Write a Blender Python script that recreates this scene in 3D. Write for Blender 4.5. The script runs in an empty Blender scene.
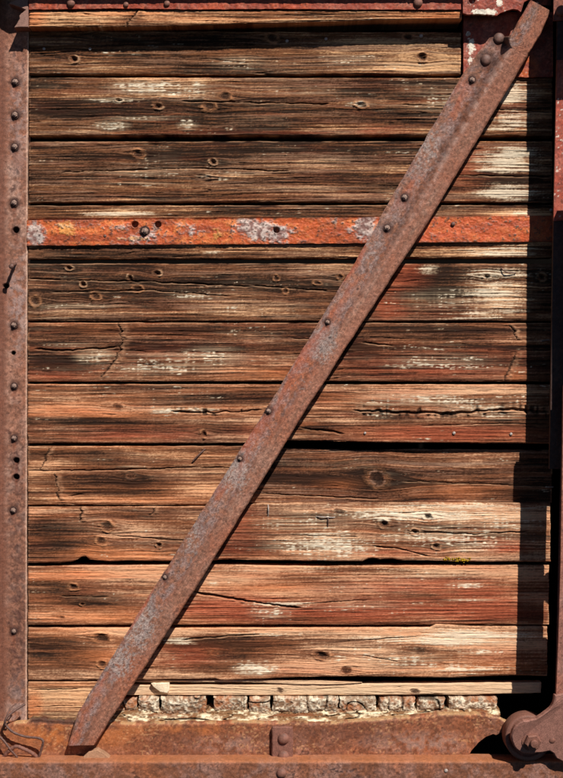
import bpy, math
import numpy as np
from mathutils import Vector

# ------------------------------------------------------------------ camera, sky, sun, exposure
S = 0.0023            # metres per unit of the wall drawing
CX, CY = 281.5, 389.0 # middle of the drawing
CAMD = 1400.0         # camera distance in drawing units
ZC = 2.0              # height of the middle of the wall
sc = bpy.context.scene
col = sc.collection
cam_d = bpy.data.cameras.new('camera'); cam = bpy.data.objects.new('camera', cam_d); col.objects.link(cam)
cam.location = (0, -CAMD*S, ZC); cam.rotation_euler = (math.radians(90), 0, 0)
cam_d.sensor_fit = 'VERTICAL'; cam_d.sensor_height = 24.0; cam_d.lens = 24.0*CAMD/778.0
cam_d.clip_start = 0.05; cam_d.clip_end = 500
sc.camera = cam

SUN = Vector((0.53, -1.0, 1.20))          # towards the sun
w = bpy.data.worlds.new('World'); sc.world = w; w.use_nodes = True
nt = w.node_tree; bg = nt.nodes['Background']
sky = nt.nodes.new('ShaderNodeTexSky'); sky.sky_type = 'NISHITA'; sky.sun_disc = False
sky.sun_elevation = math.atan2(SUN.z, math.hypot(SUN.x, SUN.y)); sky.sun_rotation = math.atan2(SUN.x, SUN.y)
nt.links.new(sky.outputs[0], bg.inputs[0]); bg.inputs[1].default_value = 0.05
sky.altitude = 3000; sky.air_density = 0.45; sky.dust_density = 0.1; sky.ozone_density = 1.0   # thin clear mountain air: dark sky, hard shade
sl = bpy.data.lights.new('sun', 'SUN'); sl.energy = 5.0; sl.angle = math.radians(0.5); sl.color = (1.0, 0.955, 0.89)
so = bpy.data.objects.new('sun', sl); col.objects.link(so); so.rotation_euler = SUN.to_track_quat('Z', 'Y').to_euler()
so.location = (1.5, -3, 5)
vs = sc.view_settings; vs.view_transform = 'Standard'; vs.look = 'None'; vs.gamma = 1; vs.exposure = 0.12; vs.use_curve_mapping = False

# ------------------------------------------------------------------ helpers
rng = np.random.default_rng(7)
TAB = rng.random((8, 256, 256)).astype(np.float32)
def vn(x, y, seed=0):
    """value noise 0..1"""
    x = np.asarray(x, np.float64)+seed*37.31; y = np.asarray(y, np.float64)+seed*91.7
    xi = np.floor(x); yi = np.floor(y); fx = x-xi; fy = y-yi
    xi = xi.astype(np.int64) & 255; yi = yi.astype(np.int64) & 255
    fx = fx*fx*(3-2*fx); fy = fy*fy*(3-2*fy)
    T = TAB[int(seed) % 8]; x1 = (xi+1) & 255; y1 = (yi+1) & 255
    a = T[yi, xi]; b = T[yi, x1]; c = T[y1, xi]; d = T[y1, x1]
    return (a+(b-a)*fx)*(1-fy)+(c+(d-c)*fx)*fy
def fbm(x, y, seed=0, o=3):
    s = 0; a = 0.5; t = 0
    for i in range(o):
        s = s+a*vn(x*(2**i), y*(2**i), seed+i*3); t += a; a *= 0.55
    return s/t
def ss(e0, e1, x):
    t = np.clip((x-e0)/(e1-e0), 0, 1); return t*t*(3-2*t)
def C(r, g, b):
    a = np.array([r, g, b], float)/255.0
    return np.where(a <= 0.04045, a/12.92, ((a+0.055)/1.055)**2.4)
def mixc(a, b, m):
    return a*(1-m[..., None])+b*m[..., None]
def blob(X, Y, z, wob=0.35):
    """soft uneven patch (x, y, rx, ry, strength)"""
    x, y, rx, ry = z[:4]; s = z[4] if len(z) > 4 else 1.0
    r = np.sqrt(((X-x)/rx)**2+((Y-y)/ry)**2)
    return s*np.clip(1.25-r, 0, 1)
def polyx(pts, x):
    p = np.array(pts, float); return np.interp(x, p[:, 0], p[:, 1])
def W(px, py, d):
    k = 1-d/CAMD
    return ((px-CX)*k*S, -d*S, ZC+(CY-py)*k*S)

MATS = {}
def make_mat(name, rough, spec, bump, sx, sy, var=0.25, attr=True, colr=None):
    m = bpy.data.materials.new(name); m.use_nodes = True
    n = m.node_tree.nodes; l = m.node_tree.links; b = n['Principled BSDF']
    b.inputs['Specular IOR Level'].default_value = spec
    tc = n.new('ShaderNodeTexCoord'); mp = n.new('ShaderNodeMapping')
    mp.inputs['Scale'].default_value = (sx, sy, sy)
    l.new(tc.outputs['Object'], mp.inputs[0])
    no = n.new('ShaderNodeTexNoise'); no.inputs['Scale'].default_value = 1.0; no.inputs['Detail'].default_value = 5; no.inputs['Roughness'].default_value = 0.65
    l.new(mp.outputs[0], no.inputs['Vector'])
    mr = n.new('ShaderNodeMapRange'); mr.inputs[1].default_value = 0.3 if sx != sy else 0.38; mr.inputs[2].default_value = 0.7 if sx != sy else 0.62
    mr.inputs[3].default_value = 1-var; mr.inputs[4].default_value = 1+var; l.new(no.outputs[0], mr.inputs[0])
    mx = n.new('ShaderNodeMix'); mx.data_type = 'RGBA'; mx.blend_type = 'MULTIPLY'; mx.inputs[0].default_value = 1
    if attr:
        at = n.new('ShaderNodeAttribute'); at.attribute_name = 'Col'; l.new(at.outputs['Color'], mx.inputs[6])
    else:
        mx.inputs[6].default_value = (*colr, 1)
    if sx == sy:
        n2 = n.new('ShaderNodeTexNoise'); n2.inputs['Scale'].default_value = sx*0.2; n2.inputs['Detail'].default_value = 4; l.new(tc.outputs['Object'], n2.inputs['Vector'])
        m2 = n.new('ShaderNodeMapRange'); m2.inputs[1].default_value = 0.35; m2.inputs[2].default_value = 0.65; m2.inputs[3].default_value = 0.86; m2.inputs[4].default_value = 1.12
        l.new(n2.outputs[0], m2.inputs[0]); mm = n.new('ShaderNodeMath'); mm.operation = 'MULTIPLY'; l.new(mr.outputs[0], mm.inputs[0]); l.new(m2.outputs[0], mm.inputs[1]); mr = mm
    cc = n.new('ShaderNodeCombineColor')
    for i in range(3): l.new(mr.outputs[0], cc.inputs[i])
    l.new(cc.outputs[0], mx.inputs[7]); l.new(mx.outputs[2], b.inputs['Base Color'])
    r2 = n.new('ShaderNodeMapRange'); r2.inputs[3].default_value = rough-0.12; r2.inputs[4].default_value = min(1, rough+0.12)
    l.new(no.outputs[0], r2.inputs[0]); l.new(r2.outputs[0], b.inputs['Roughness'])
    bp = n.new('ShaderNodeBump'); bp.inputs['Strength'].default_value = bump; bp.inputs['Distance'].default_value = 0.0015
    l.new(no.outputs[0], bp.inputs['Height']); l.new(bp.outputs[0], b.inputs['Normal'])
    MATS[name] = m; return m
M_WOOD = make_mat('weathered_wood', 0.86, 0.18, 0.5, 45, 700, 0.28)
M_RUST = make_mat('rusted_steel', 0.70, 0.35, 0.6, 620, 620, 0.36)
M_PAINT = make_mat('painted_steel', 0.58, 0.4, 0.4, 300, 300, 0.2)
M_CHALK = make_mat('rotten_wood', 0.95, 0.1, 0.8, 260, 420, 0.3)
M_BOLT = make_mat('bolt_steel', 0.6, 0.45, 0.5, 500, 500, 0.4, False, tuple(C(104, 74, 64)))
M_NUT = make_mat('worn_nut', 0.5, 0.5, 0.5, 600, 600, 0.4, False, tuple(C(150, 122, 108)))
M_WASH = make_mat('washer_rust', 0.75, 0.3, 0.5, 600, 600, 0.4, False, tuple(C(70, 46, 40)))
M_BOLTR = make_mat('rivet_rust', 0.65, 0.4, 0.5, 500, 500, 0.3, False, tuple(C(126, 84, 70)))
M_PALE = make_mat('nail_zinc', 0.45, 0.5, 0.3, 500, 500, 0.25, False, tuple(C(170, 155, 145)))
M_DARK = make_mat('shade_dark_wood', 0.9, 0.05, 0.4, 40, 300, 0.3, False, tuple(C(9, 7, 6)))  # lining made near black so the gaps look deep in shade
M_MOSS = make_mat('yellow_lichen', 0.95, 0.1, 0.9, 500, 500, 0.4, False, tuple(C(168, 136, 36)))

def link_mesh(name, verts, faces, mat, parent=None, vcol=None, smooth=True):
    me = bpy.data.meshes.new(name)
    verts = np.asarray(verts, np.float32); faces = np.asarray(faces, np.int32)
    nf = len(faces); k = faces.shape[1]
    me.vertices.add(len(verts)); me.vertices.foreach_set('co', verts.ravel())
    me.loops.add(nf*k); me.loops.foreach_set('vertex_index', faces.ravel())
    me.polygons.add(nf); me.polygons.foreach_set('loop_start', np.arange(0, nf*k, k, dtype=np.int32))
    if isinstance(smooth, np.ndarray): me.polygons.foreach_set('use_smooth', smooth)
    else: me.polygons.foreach_set('use_smooth', np.full(nf, bool(smooth)))
    if vcol is not None:
        a = me.attributes.new('Col', 'FLOAT_COLOR', 'POINT')
        c4 = np.ones((len(verts), 4), np.float32); c4[:, :3] = np.clip(vcol, 0, 0.95); a.data.foreach_set('color', c4.ravel())
    me.update(calc_edges=True); me.validate()
    me.materials.append(mat)
    o = bpy.data.objects.new(name, me); col.objects.link(o)
    if parent is not None: o.parent = parent
    return o

def sheet(name, X, Y, D, colr, mat, parent, d0, thick, dp=None):
    """slab whose front is a displaced grid; X, Y drawing coords seen at depth d0, D the depth of every vertex"""
    nr, nc = X.shape
    k = 1-(d0 if dp is None else dp)/CAMD
    V = np.stack([(X-CX)*k*S, -D*S, (CY-Y)*k*S+ZC], -1).reshape(-1, 3)
    idx = np.arange(nr*nc).reshape(nr, nc)
    F = np.stack([idx[1:, :-1], idx[1:, 1:], idx[:-1, 1:], idx[:-1, :-1]], -1).reshape(-1, 4)
    nfront = len(F)
    ring = np.concatenate([idx[0, :], idx[1:, -1], idx[-1, -2::-1], idx[-2:0:-1, 0]])
    n = len(ring); base = nr*nc
    B = V[ring].copy(); B[:, 1] = -(d0-thick)*S
    V = np.concatenate([V, V[ring], B])                     # doubled ring keeps the edge crisp
    r1 = base+np.arange(n); r2 = base+n+np.arange(n)
    side = np.stack([r1, np.roll(r1, -1), np.roll(r2, -1), r2], -1)
    top = base+n+np.arange(nc); bot = base+n+np.arange(nc+nr-2+nc-1, nc+nr-2-1, -1)
    back = np.stack([top[:-1], top[1:], bot[1:], bot[:-1]], -1)
    F = np.concatenate([F, side, back])
    cc = colr.reshape(-1, 3); cr = cc[ring]
    cc = np.concatenate([cc, cr, cr])
    sm = np.zeros(len(F), bool); sm[:nfront] = True
    return link_mesh(name, V, F, mat, parent, cc, sm)

def empty(name, loc=(0, 0, 0), label=None, cat=None, group=None):
    o = bpy.data.objects.new(name, None); col.objects.link(o); o.location = loc; o.empty_display_size = 0.1
    if label: o['label'] = label
    if cat: o['category'] = cat
    if group: o['group'] = group
    return o

def lathe(prof, seg=20, sides=None):
    """profile [(radius, height)] round the -Y axis, in drawing units -> verts, quads"""
    V = []; n = len(prof)
    for (r, h) in prof:
        for j in range(seg):
            a = 2*math.pi*j/seg
            V.append((r*math.cos(a)*S, -h*S, r*math.sin(a)*S))
    F = []
    for i in range(n-1):
        for j in range(seg):
            j2 = (j+1) % seg
            F.append((i*seg+j, (i+1)*seg+j, (i+1)*seg+j2, i*seg+j2))
    return np.array(V), np.array(F)
def mesh_of(name, VF, mat, smooth=True):
    o = link_mesh(name, VF[0], VF[1][:, ::-1], mat, None, None, smooth)
    me = o.data; bpy.data.objects.remove(o); return me
def cat_vf(*L):
    V = []; F = []; n = 0
    for v, f in L: V.append(v); F.append(f+n); n += len(v)
    return np.concatenate(V), np.concatenate(F)
def hexa(r, h0, h1, rot=0.2):
    V, F = lathe([(r, h0), (r, h1-0.25*(h1-h0)), (r*0.86, h1), (0.001, h1)], 6)
    c, s = math.cos(rot), math.sin(rot)
    V = V @ np.array([[c, 0, s], [0, 1, 0], [-s, 0, c]]); return V, F
DOME = mesh_of('rivet', lathe([(1.0, 0), (1.0, .1), (.94, .28), (.75, .46), (.42, .58), (.001, .62)], 22), M_BOLT)
DOMER = DOME.copy(); DOMER.materials[0] = M_BOLTR
_w = lathe([(1.0, 0), (1.0, .14), (.93, .2), (.001, .2)], 20)
NUTB = mesh_of('bolt', cat_vf(_w, hexa(.68, .16, .62), lathe([(.34, .6), (.34, .86), (.24, .93), (.001, .95)], 12)), M_NUT, False)
NUTB.materials.append(M_WASH)
for _i, _p in enumerate(NUTB.polygons): _p.material_index = 1 if _i < len(_w[1]) else 0
NAILM = mesh_of('nail', lathe([(1.0, 0), (1.0, .35), (.8, .5), (.001, .55)], 12), M_PALE)
def put(mesh, name, px, py, d, r, parent, tilt=0.0, rot=0.0):
    o = bpy.data.objects.new(name, mesh); col.objects.link(o)
    o.location = W(px, py, d); o.scale = (r, r, r); o.rotation_euler = (tilt, rot, tilt*0.6)
    o.parent = parent; return o
def tube(name, pts, r, mat, parent=None, seg=8, tip=1.0):
    """pts: (px, py, d) drawing coords -> round bar"""
    P = np.array([W(*p) for p in pts]); n = len(P)
    # resample with catmull-rom
    Q = []
    for i in range(n-1):
        p0 = P[max(i-1, 0)]; p1 = P[i]; p2 = P[i+1]; p3 = P[min(i+2, n-1)]
        for t in np.linspace(0, 1, 8, endpoint=False):
            Q.append(0.5*((2*p1)+(-p0+p2)*t+(2*p0-5*p1+4*p2-p3)*t*t+(-p0+3*p1-3*p2+p3)*t**3))
    Q.append(P[-1]); Q = np.array(Q); m = len(Q)
    V = []; F = []
    up = np.array([0.31, 0.9, 0.2])
    for i in range(m):
        t = Q[min(i+1, m-1)]-Q[max(i-1, 0)]; t /= np.linalg.norm(t)+1e-12
        a = np.cross(t, up); a /= np.linalg.norm(a)+1e-12; b = np.cross(t, a)
        rr = r*S*(1+(tip-1)*i/(m-1))*(1+0.12*math.sin(i*1.7))
        for j in range(seg):
            th = 2*math.pi*j/seg; V.append(Q[i]+rr*(math.cos(th)*a+math.sin(th)*b))
    for i in range(m-1):
        for j in range(seg): F.append((i*seg+j, i*seg+(j+1) % seg, (i+1)*seg+(j+1) % seg, (i+1)*seg+j))
    V += [Q[0], Q[-1]]; c0 = len(V)-2
    for j in range(seg):
        F.append((c0, (j+1) % seg, j, j)); F.append((c0+1, (m-1)*seg+j, (m-1)*seg+(j+1) % seg, (m-1)*seg+(j+1) % seg))
    tri = [f for f in F if f[2] != f[3]]; cap = [f[:3] for f in F if f[2] == f[3]]
    me = bpy.data.meshes.new(name); me.from_pydata([tuple(v) for v in V], [], tri+cap); me.update()
    me.polygons.foreach_set('use_smooth', np.full(len(me.polygons), True)); me.materials.append(mat)
    o = bpy.data.objects.new(name, me); col.objects.link(o); o.parent = parent; return o
def plate(name, outline, d_front, thick, mat, parent, bev=0.8, rustpal=None, seed=1):
    """flat plate with an arbitrary outline (px, py); small bevel round the front edge; colour from the rust painter"""
    import bmesh
    P = np.array(outline, float)
    # resample the outline so edges can be uneven
    Q = []
    for i in range(len(P)):
        a = P[i]; b = P[(i+1) % len(P)]; m = max(1, int(np.hypot(*(b-a))/2.5))
        for j in range(m): Q.append(a+(b-a)*j/m)
    Q = np.array(Q); Q += (np.stack([vn(Q[:, 0]/3, Q[:, 1]/3, seed), vn(Q[:, 0]/3, Q[:, 1]/3, seed+1)], -1)-0.5)*0.9
    area = np.sum(Q[:, 0]*np.roll(Q[:, 1], -1)-np.roll(Q[:, 0], -1)*Q[:, 1])
    if area < 0: Q = Q[::-1]
    nrm = np.roll(Q, -1, 0)-np.roll(Q, 1, 0); nrm = np.stack([nrm[:, 1], -nrm[:, 0]], -1); nrm /= np.linalg.norm(nrm, axis=1)[:, None]+1e-9
    inn = Q-nrm*bev
    bm = bmesh.new(); k = 1-d_front/CAMD
    def vv(p, d): return bm.verts.new(((p[0]-CX)*k*S, -d*S, (CY-p[1])*k*S+ZC))
    v0 = [vv(p, d_front) for p in inn]; v1 = [vv(p, d_front-bev) for p in Q]; v2 = [vv(p, d_front-thick) for p in Q]
    n = len(Q)
    f = bm.faces.new(v0)
    for A, B in ((v0, v1), (v1, v2)):
        for i in range(n): bm.faces.new((A[i], B[i], B[(i+1) % n], A[(i+1) % n]))
    bm.faces.new(v2[::-1])
    bmesh.ops.recalc_face_normals(bm, faces=bm.faces)
    me = bpy.data.meshes.new(name); bm.to_mesh(me); bm.free(); me.materials.append(mat)
    o = bpy.data.objects.new(name, me); col.objects.link(o); o.parent = parent
    return o

# ------------------------------------------------------------------ painters (own colour of the surfaces) and relief
DK, MD, LT = C(44, 27, 18), C(120, 75, 50), C(224, 172, 132)
RED, ORG, CREAM, GREY = C(158, 74, 48), C(206, 122, 74), C(245, 230, 202), C(124, 104, 90)
def wood(X, Y, sp, seed):
    gy = Y+2.6*(fbm(X/150, Y/30, seed, 2)-0.5)
    H = np.zeros_like(X); ring = np.zeros_like(X); rmask = np.zeros_like(X); lit = np.zeros_like(X); pit = np.zeros_like(X); lens = np.zeros_like(X); litk = np.zeros_like(X)
    for i, kn in enumerate(sp.get('knots', [])):
        kx, ky, rx, ry = kn[:4]; kind = kn[4] if len(kn) > 4 else 'k'
        dx = (X-kx)/rx; dy = (Y-ky-0.12*(X-kx))/ry
        r = np.sqrt(dx*dx+dy*dy)*(1+0.5*(fbm(X/3.5, Y/2.5, seed+5+i, 2)-0.5))
        gy = gy-np.sign(dy)*ry*0.9*np.exp(-(dx/2.8)**2)*np.exp(-np.abs(dy)/2.0)
        m = ss(1.25, 0.8, r); ring = np.where(m > 0, r*3.2, ring); rmask = np.maximum(rmask, m)
        ang = np.arctan2(dy, dx); part = ss(0.3, 0.75, vn(ang*1.3+7, ang*0+i, seed+26))
        rim = np.exp(-((r-1.12)/0.24)**2)
        lit = np.maximum(lit, rim*part*(0.42 if kind == 'w' else 0.06)*(0.35+0.8*vn(X/1.7, Y/1.5, seed+2)))
        if kind == 'k': litk = np.maximum(litk, rim*(0.25+.6*part)*(0.4+0.6*vn(X/1.7, Y/1.5, seed+2)))
        lens = np.maximum(lens, np.exp(-(dx/3.2)**2-(dy/0.9)**2)*0.6)
        if kind in 'wh': pit = np.maximum(pit, ss(0.6, 0.25, r)); litk = np.maximum(litk, .35*rim*(0.3+part)); H += 1.4*rim*(0.4+part)-2.8*ss(0.85, 0.3, r)
        elif kind == 'k': H += 1.1*rim*(0.4+part)-1.2*ss(0.9, 0.3, r); pit = np.maximum(pit, 0.75*ss(0.95, 0.3, r))
        elif kind == 'b': H += 0.9*rim-1.6*ss(0.7, 0.3, r); pit = np.maximum(pit, 0.95*ss(0.72, 0.4, r)); litk = np.maximum(litk, .22*np.exp(-((r-0.95)/0.1)**2)+.12*np.exp(-((r-1.2)/0.08)**2))
        else: H += 0.5*rim; pit = np.maximum(pit, 0.55*ss(1.0, 0.2, r))
    nA = fbm(X/170, gy/9, seed+1); nB = fbm(X/150, gy/2.6, seed+2, 4); nC = vn(X/55, gy/0.8, seed+3); nD = fbm(X/40, Y/13, seed+4)
    nE = fbm(X/12, gy/0.95, seed+6, 2); nS = vn(X/1.15, Y/0.75, seed+27); saw = vn(X/1.7, Y/15, seed+12)
    fib = ss(0.80, 0.98, 1-np.abs(2*vn(X/130, gy/1.5, seed+28)-1))*ss(0.3, 0.6, fbm(X/40, gy/5, seed+29, 2))     # thin dark fibre gaps
    sf = sp.get('soft', 0.66); fib = fib*sf
    ph = gy/3.6+5.0*fbm(X/420, Y/60, seed+39, 2)+0.5*fbm(X/90, Y/16, seed+40, 2)      # growth rings cut lengthwise: long arches
    cath = 0.5+0.5*np.sin(6.2832*ph); cath = cath**3*ss(0.42, 0.62, fbm(X/120, Y/24, seed+41, 2))*(.4+.9*vn(X/40, gy/3, seed+43))
    t = sp.get('tone', 0.45)+0.9*(nA-0.5)+0.95*sf*(nB-0.5)+0.34*(0.5+0.6*sf)*(nC-0.5)+0.34*(nD-0.5)+0.40*(0.5+0.6*sf)*(nE-0.5)+0.26*(nS-0.5)+0.05*(saw-0.5)-0.30*fib-0.3*lens-0.22*cath
    mod = 0.6+0.8*fbm(X/30, gy/3.0, seed+7)
    for z in sp.get('dark', []): t = t-0.5*blob(X, Y, z)*mod
    for z in sp.get('light', []): t = t+0.42*blob(X, Y, z)*mod
    t = np.where(rmask > 0, t*(1-rmask)+rmask*(0.30+0.16*np.sin(ring*6.0)+0.45*(nE-0.5)+0.3*(nS-.5)), t)
    t = 0.46+(t-0.46)*1.12
    c = mixc(DK, MD, ss(-0.02, 0.52, t)); c = mixc(c, LT, ss(0.46, 1.0, t))
    gd = sp.get('gold', 0.0)
    if gd: c = c*(np.array([1.0, 1.0, 1.0])*(1-gd)+np.array([1.06, 1.10, 0.86])*gd)
    if sp.get('pale'): c = mixc(c, C(220, 190, 154)*np.ones_like(c), sp['pale']*ss(.1, .7, t))
    gm = sp.get('grey', 0.25)*ss(0.42, 0.7, fbm(X/90, gy/2.4, seed+9)); c = mixc(c, GREY, np.clip(gm, 0, 1)*ss(.12, .5, t)*.8)
    om = sp.get('warm', 0.0)*ss(0.35, 0.7, fbm(X/90, gy/4, seed+8))
    for z in sp.get('orange', []): om = om+blob(X, Y, z)*mod
    om = np.clip(om, 0, 1)
    c = mixc(c, ORG*(0.32+0.95*np.clip(t, 0, 1))[..., None], om*0.75)
    # old red oxide paint kept in the grain
    rm = sp.get('redk', 0.12)*ss(0.45, 0.75, fbm(X/50, gy/6, seed+10))
    for z in sp.get('red', []): rm = rm+blob(X, Y, z)
    rm = np.clip(rm, 0, 1.2)*ss(0.22, 0.58, 0.35*fbm(X/18, gy/1.4, seed+11)+0.45*nB+0.2*nE+0.2*np.clip(rm-0.6, 0, 1))
    rm = np.clip(rm, 0, 1)
    c = mixc(c, RED*(0.35+1.05*np.clip(t, 0.05, 1))[..., None], rm*0.8)
    # flaking pale paint, broken by fibres and saw marks across the grain
    wz = np.zeros_like(X)
    for z in sp.get('white', []): wz = np.maximum(wz, blob(X, Y, z))
    wz = np.maximum(wz, sp.get('dust', 0.22)*ss(.4, .7, fbm(X/60, Y/12, seed+35)))
    fl = 0.30*vn(X/2.3, gy/0.8, seed+13)+0.27*vn(X/13, gy/0.9, seed+36)+0.31*fbm(X/24, gy/2.4, seed+14)+0.12*saw
    wm = ss(0.0, 0.13, fl-(0.735-0.34*wz))*ss(0.02, .2, wz)*(0.55+0.45*vn(X/3, gy/1.3, seed+37))
    smear = ss(0.05, 0.7, wz)*ss(0.36, 0.66, .55*fbm(X/80, gy/1.5, seed+42)+.38*nC+.07*saw)
    wm = np.maximum(np.clip(wm*1.0, 0, 1), smear*0.45)
    str_ = fbm(X/46, gy/1.5, seed+15, 4)
    for z in sp.get('cream', []):
        b = blob(X, Y, z); wm = np.maximum(wm, ss(0.26, 0.78, 0.85*b+1.0*(str_-.5)+0.6*(nC-.5)+0.12*(saw-.5)+0.35*(nS-.5)+0.4*(nE-.5))*ss(0, .25, b)*0.76)
    wm = np.maximum(wm, lit*sp.get('ringlit', 1))
    c = mixc(c, C(214, 146, 98), np.clip(litk*0.8, 0, .45)); c = mixc(c, mixc(C(224, 196, 160)*np.ones_like(c), CREAM*np.ones_like(c), ss(.35, .9, wm)), np.clip(wm, 0, 1)*0.92)
    c = mixc(c, C(34, 20, 13), pit*0.9)
    # relief
    rid = 1-np.abs(2*vn(X/220, gy/4.5, seed+16)-1); ck = ss(0.965, 0.995, rid)*ss(0.5, 0.62, vn(X/90, Y/9, seed+17))
    H = H+1.1*sf*(nB-0.5)+0.75*(nC-0.5)+0.8*(nE-0.5)+0.35*(nS-.5)-0.9*fib-0.35*cath-2.0*ck*sf+0.2*wm+1.2*(fbm(X/100, Y/30, seed+18)-0.5)
    c = mixc(c, C(26, 15, 10), ck*0.7*sf)
    for crk in sp.get('cracks', []):
        pts, wd, dp = crk[:3]; p = np.array(pts, float)
        yy = np.interp(X, p[:, 0], p[:, 1])+(fbm(X/9, X*0, seed+19)-0.5)*wd*1.6
        inside = ss(p[0, 0]-2, p[0, 0]+6, X)*ss(p[-1, 0]+2, p[-1, 0]-6, X)
        wv = 0.8*wd*(0.25+1.1*vn(X/17, X*0+3, seed+20))*inside+1e-3
        m = ss(1.0, 0.45, np.abs(Y-yy)/wv)*inside
        H = H-dp*m; c = mixc(c, C(24, 14, 10), m*0.75)
        lip = ss(1.0, 0.3, np.abs(Y-yy-wv-0.7)/0.9)*inside*(0.1+0.8*vn(X/6, Y/3, seed+21))
        H = H+0.5*lip; c = mixc(c, LT, lip*0.5)
        if len(crk) > 3:           # crazed band: many short checks across
            bw = crk[3]; tick = ss(0.5, 0.7, vn(X/2.1, Y/14, seed+22))*ss(bw, bw*0.3, np.abs(Y-yy))*inside*ss(.35, .6, vn(X/9, Y/5, seed+23))
            H = H-2.5*tick; c = mixc(c, C(30, 18, 12), tick*0.8)
    for sc_ in sp.get('scars', []):    # branch scar running across the board
        p = np.array(sc_[0], float); wd = sc_[1]
        p = p[np.argsort(p[:, 1])]
        xx = np.interp(Y, p[:, 1], p[:, 0])+(fbm(Y/4, Y*0, seed+24)-0.5)*7
        ins = ss(p[0, 1]-1, p[0, 1]+2, Y)*ss(p[-1, 1]+1, p[-1, 1]-2, Y)
        m = ss(wd, wd*0.2, np.abs(X-xx))*ins*(.2+.9*vn(X/2, Y/2, seed+25))
        line = ss(1.3, 0.3, np.abs(X-xx+wd*0.45)/(.3+1.2*vn(Y/4, Y*0+9, seed+38)))*ins
        c = mixc(c, mixc(MD*np.ones_like(c), LT*np.ones_like(c), vn(X/1.5, Y/3, seed+25)), m*0.5)
        c = mixc(c, C(28, 16, 11), line*0.85); H = H+1.4*m-2.5*line
    return c, H

def rust(X, Y, sp, seed):
    b, l, o, dk = sp.get('base', C(138, 90, 74)), sp.get('lite', C(172, 134, 124)), sp.get('orange', C(160, 84, 46)), sp.get('dark', C(78, 46, 38))
    n1 = fbm(X/22, Y/22, seed); n2 = fbm(X/6, Y/6, seed+1); n3 = vn(X/1.6, Y/1.6, seed+2); n4 = fbm(X/40, Y/40, seed+3); n5 = fbm(X/2.8, Y/2.8, seed+4, 2)
    c = np.ones(X.shape+(3,))*b
    c = mixc(c, l, ss(0.42, 0.68, 0.55*n2+0.45*n1)*sp.get('kl', 0.6))
    c = mixc(c, o, ss(0.48, 0.7, 0.6*n4+0.4*n2)*sp.get('ko', 0.5))
    c = mixc(c, dk, ss(0.60, 0.78, 0.5*n5+0.5*n2)*sp.get('kd', 0.7))
    c = c*(0.66+0.68*n3)[..., None]*(0.85+.3*vn(X/0.8, Y/0.8, seed+7))[..., None]
    for z in sp.get('litez', []): c = mixc(c, sp.get('litec', C(178, 160, 156)), np.clip(blob(X, Y, z), 0, 1)*ss(0.35, 0.6, n2*0.6+n5*0.4)*0.9)
    for z in sp.get('darkz', []): c = mixc(c, dk, np.clip(blob(X, Y, z), 0, 1)*ss(0.35, 0.6, n2*0.6+n5*0.4)*0.8)
    for z in sp.get('orangez', []): c = mixc(c, sp.get('orangec', C(190, 100, 48)), np.clip(blob(X, Y, z), 0, 1)*ss(0.3, 0.6, n2*0.5+n1*0.5)*0.9)
    H = 0.8*(n2-0.5)+0.9*(n5-0.5)+0.3*(n3-0.5)-0.9*ss(0.60, 0.78, 0.5*n5+0.5*n2)+1.0*(n1-0.5)
    return c, H*sp.get('kh', 0.8)
def stains(X, Y, c, L, seed):
    for (x, y, r) in L:
        n = fbm(X/3, Y/3, seed); q = np.hypot(X-x, Y-y)/r
        c = mixc(c, C(70, 40, 30), ss(2.0, 1.0, q+.8*(n-.5))*.75)
        run = ss(1.0, .2, np.abs(X-x+1.5*(fbm(Y/9, Y*0+x, seed+1)-.5))/(r*.8))*ss(0, 4, Y-y)*ss(26, 4, Y-y)*(.3+.8*n)
        c = mixc(c, C(120, 58, 34), run*.55)
    return c
def holes_and_shade(X, Y, c, H, L, dep=9):
    for (x, y, r) in L:
        q = np.hypot(X-x, Y-y)/r; m = ss(1.05, 0.8, q); H = H-dep*m; c = mixc(c, C(16, 9, 7), m)
        rim = np.exp(-((q-1.25)/0.2)**2); H = H+0.35*rim; c = mixc(c, C(60, 38, 32), rim*0.4)
    return c, H

# ------------------------------------------------------------------ the wall
wall = empty('freight_car_side', (0, 0, 0), 'weathered plank side of an old freight car with rusty steel frame and diagonal brace', 'freight car')

def plank(name, x0, x1, top, bot, sp, seed, d0=0.0, thick=20, label=None, rag=0.45, step=(1.1, 0.5), endrag=0.8, mat=M_WOOD):
    nc = int((x1-x0)/step[0])+2
    xs = np.linspace(x0, x1, nc)
    yt = polyx(top, xs)+(fbm(xs/14, xs*0, seed+30)-0.5)*2*rag; yb = polyx(bot, xs)+(fbm(xs/14, xs*0, seed+31)-0.5)*2*rag
    nr = int(np.max(yb-yt)/step[1])+2
    v = np.linspace(0, 1, nr)[:, None]
    Y = yt[None]*(1-v)+yb[None]*v
    X = np.repeat(xs[None], nr, 0)
    ew = np.clip(1-(xs-x0)/8, 0, 1)-np.clip(1-(x1-xs)/8, 0, 1)
    X = X+ew[None]*(fbm(Y/6, Y*0, seed+32)-0.5)*2*endrag
    c, H = wood(X, Y, sp, seed); H = H*0.8
    e = np.minimum(np.minimum(Y-yt[None], yb[None]-Y), np.minimum(X-x0, x1-X)*0.8)
    rr = sp.get('round', 1.5)*(0.7+0.6*fbm(X/20, Y/20, seed+33))
    q = np.clip(1-e/rr, 0, 1); H = H-rr*0.75*q*q
    # worn arris shows bare wood
    c = mixc(c, LT*0.85, q*0.45*ss(.4, .65, fbm(X/16, Y/3, seed+34)))
    o = sheet(name, X, Y, d0+H, c, mat, wall, d0, thick)
    if label: o['label'] = label
    return o

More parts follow.
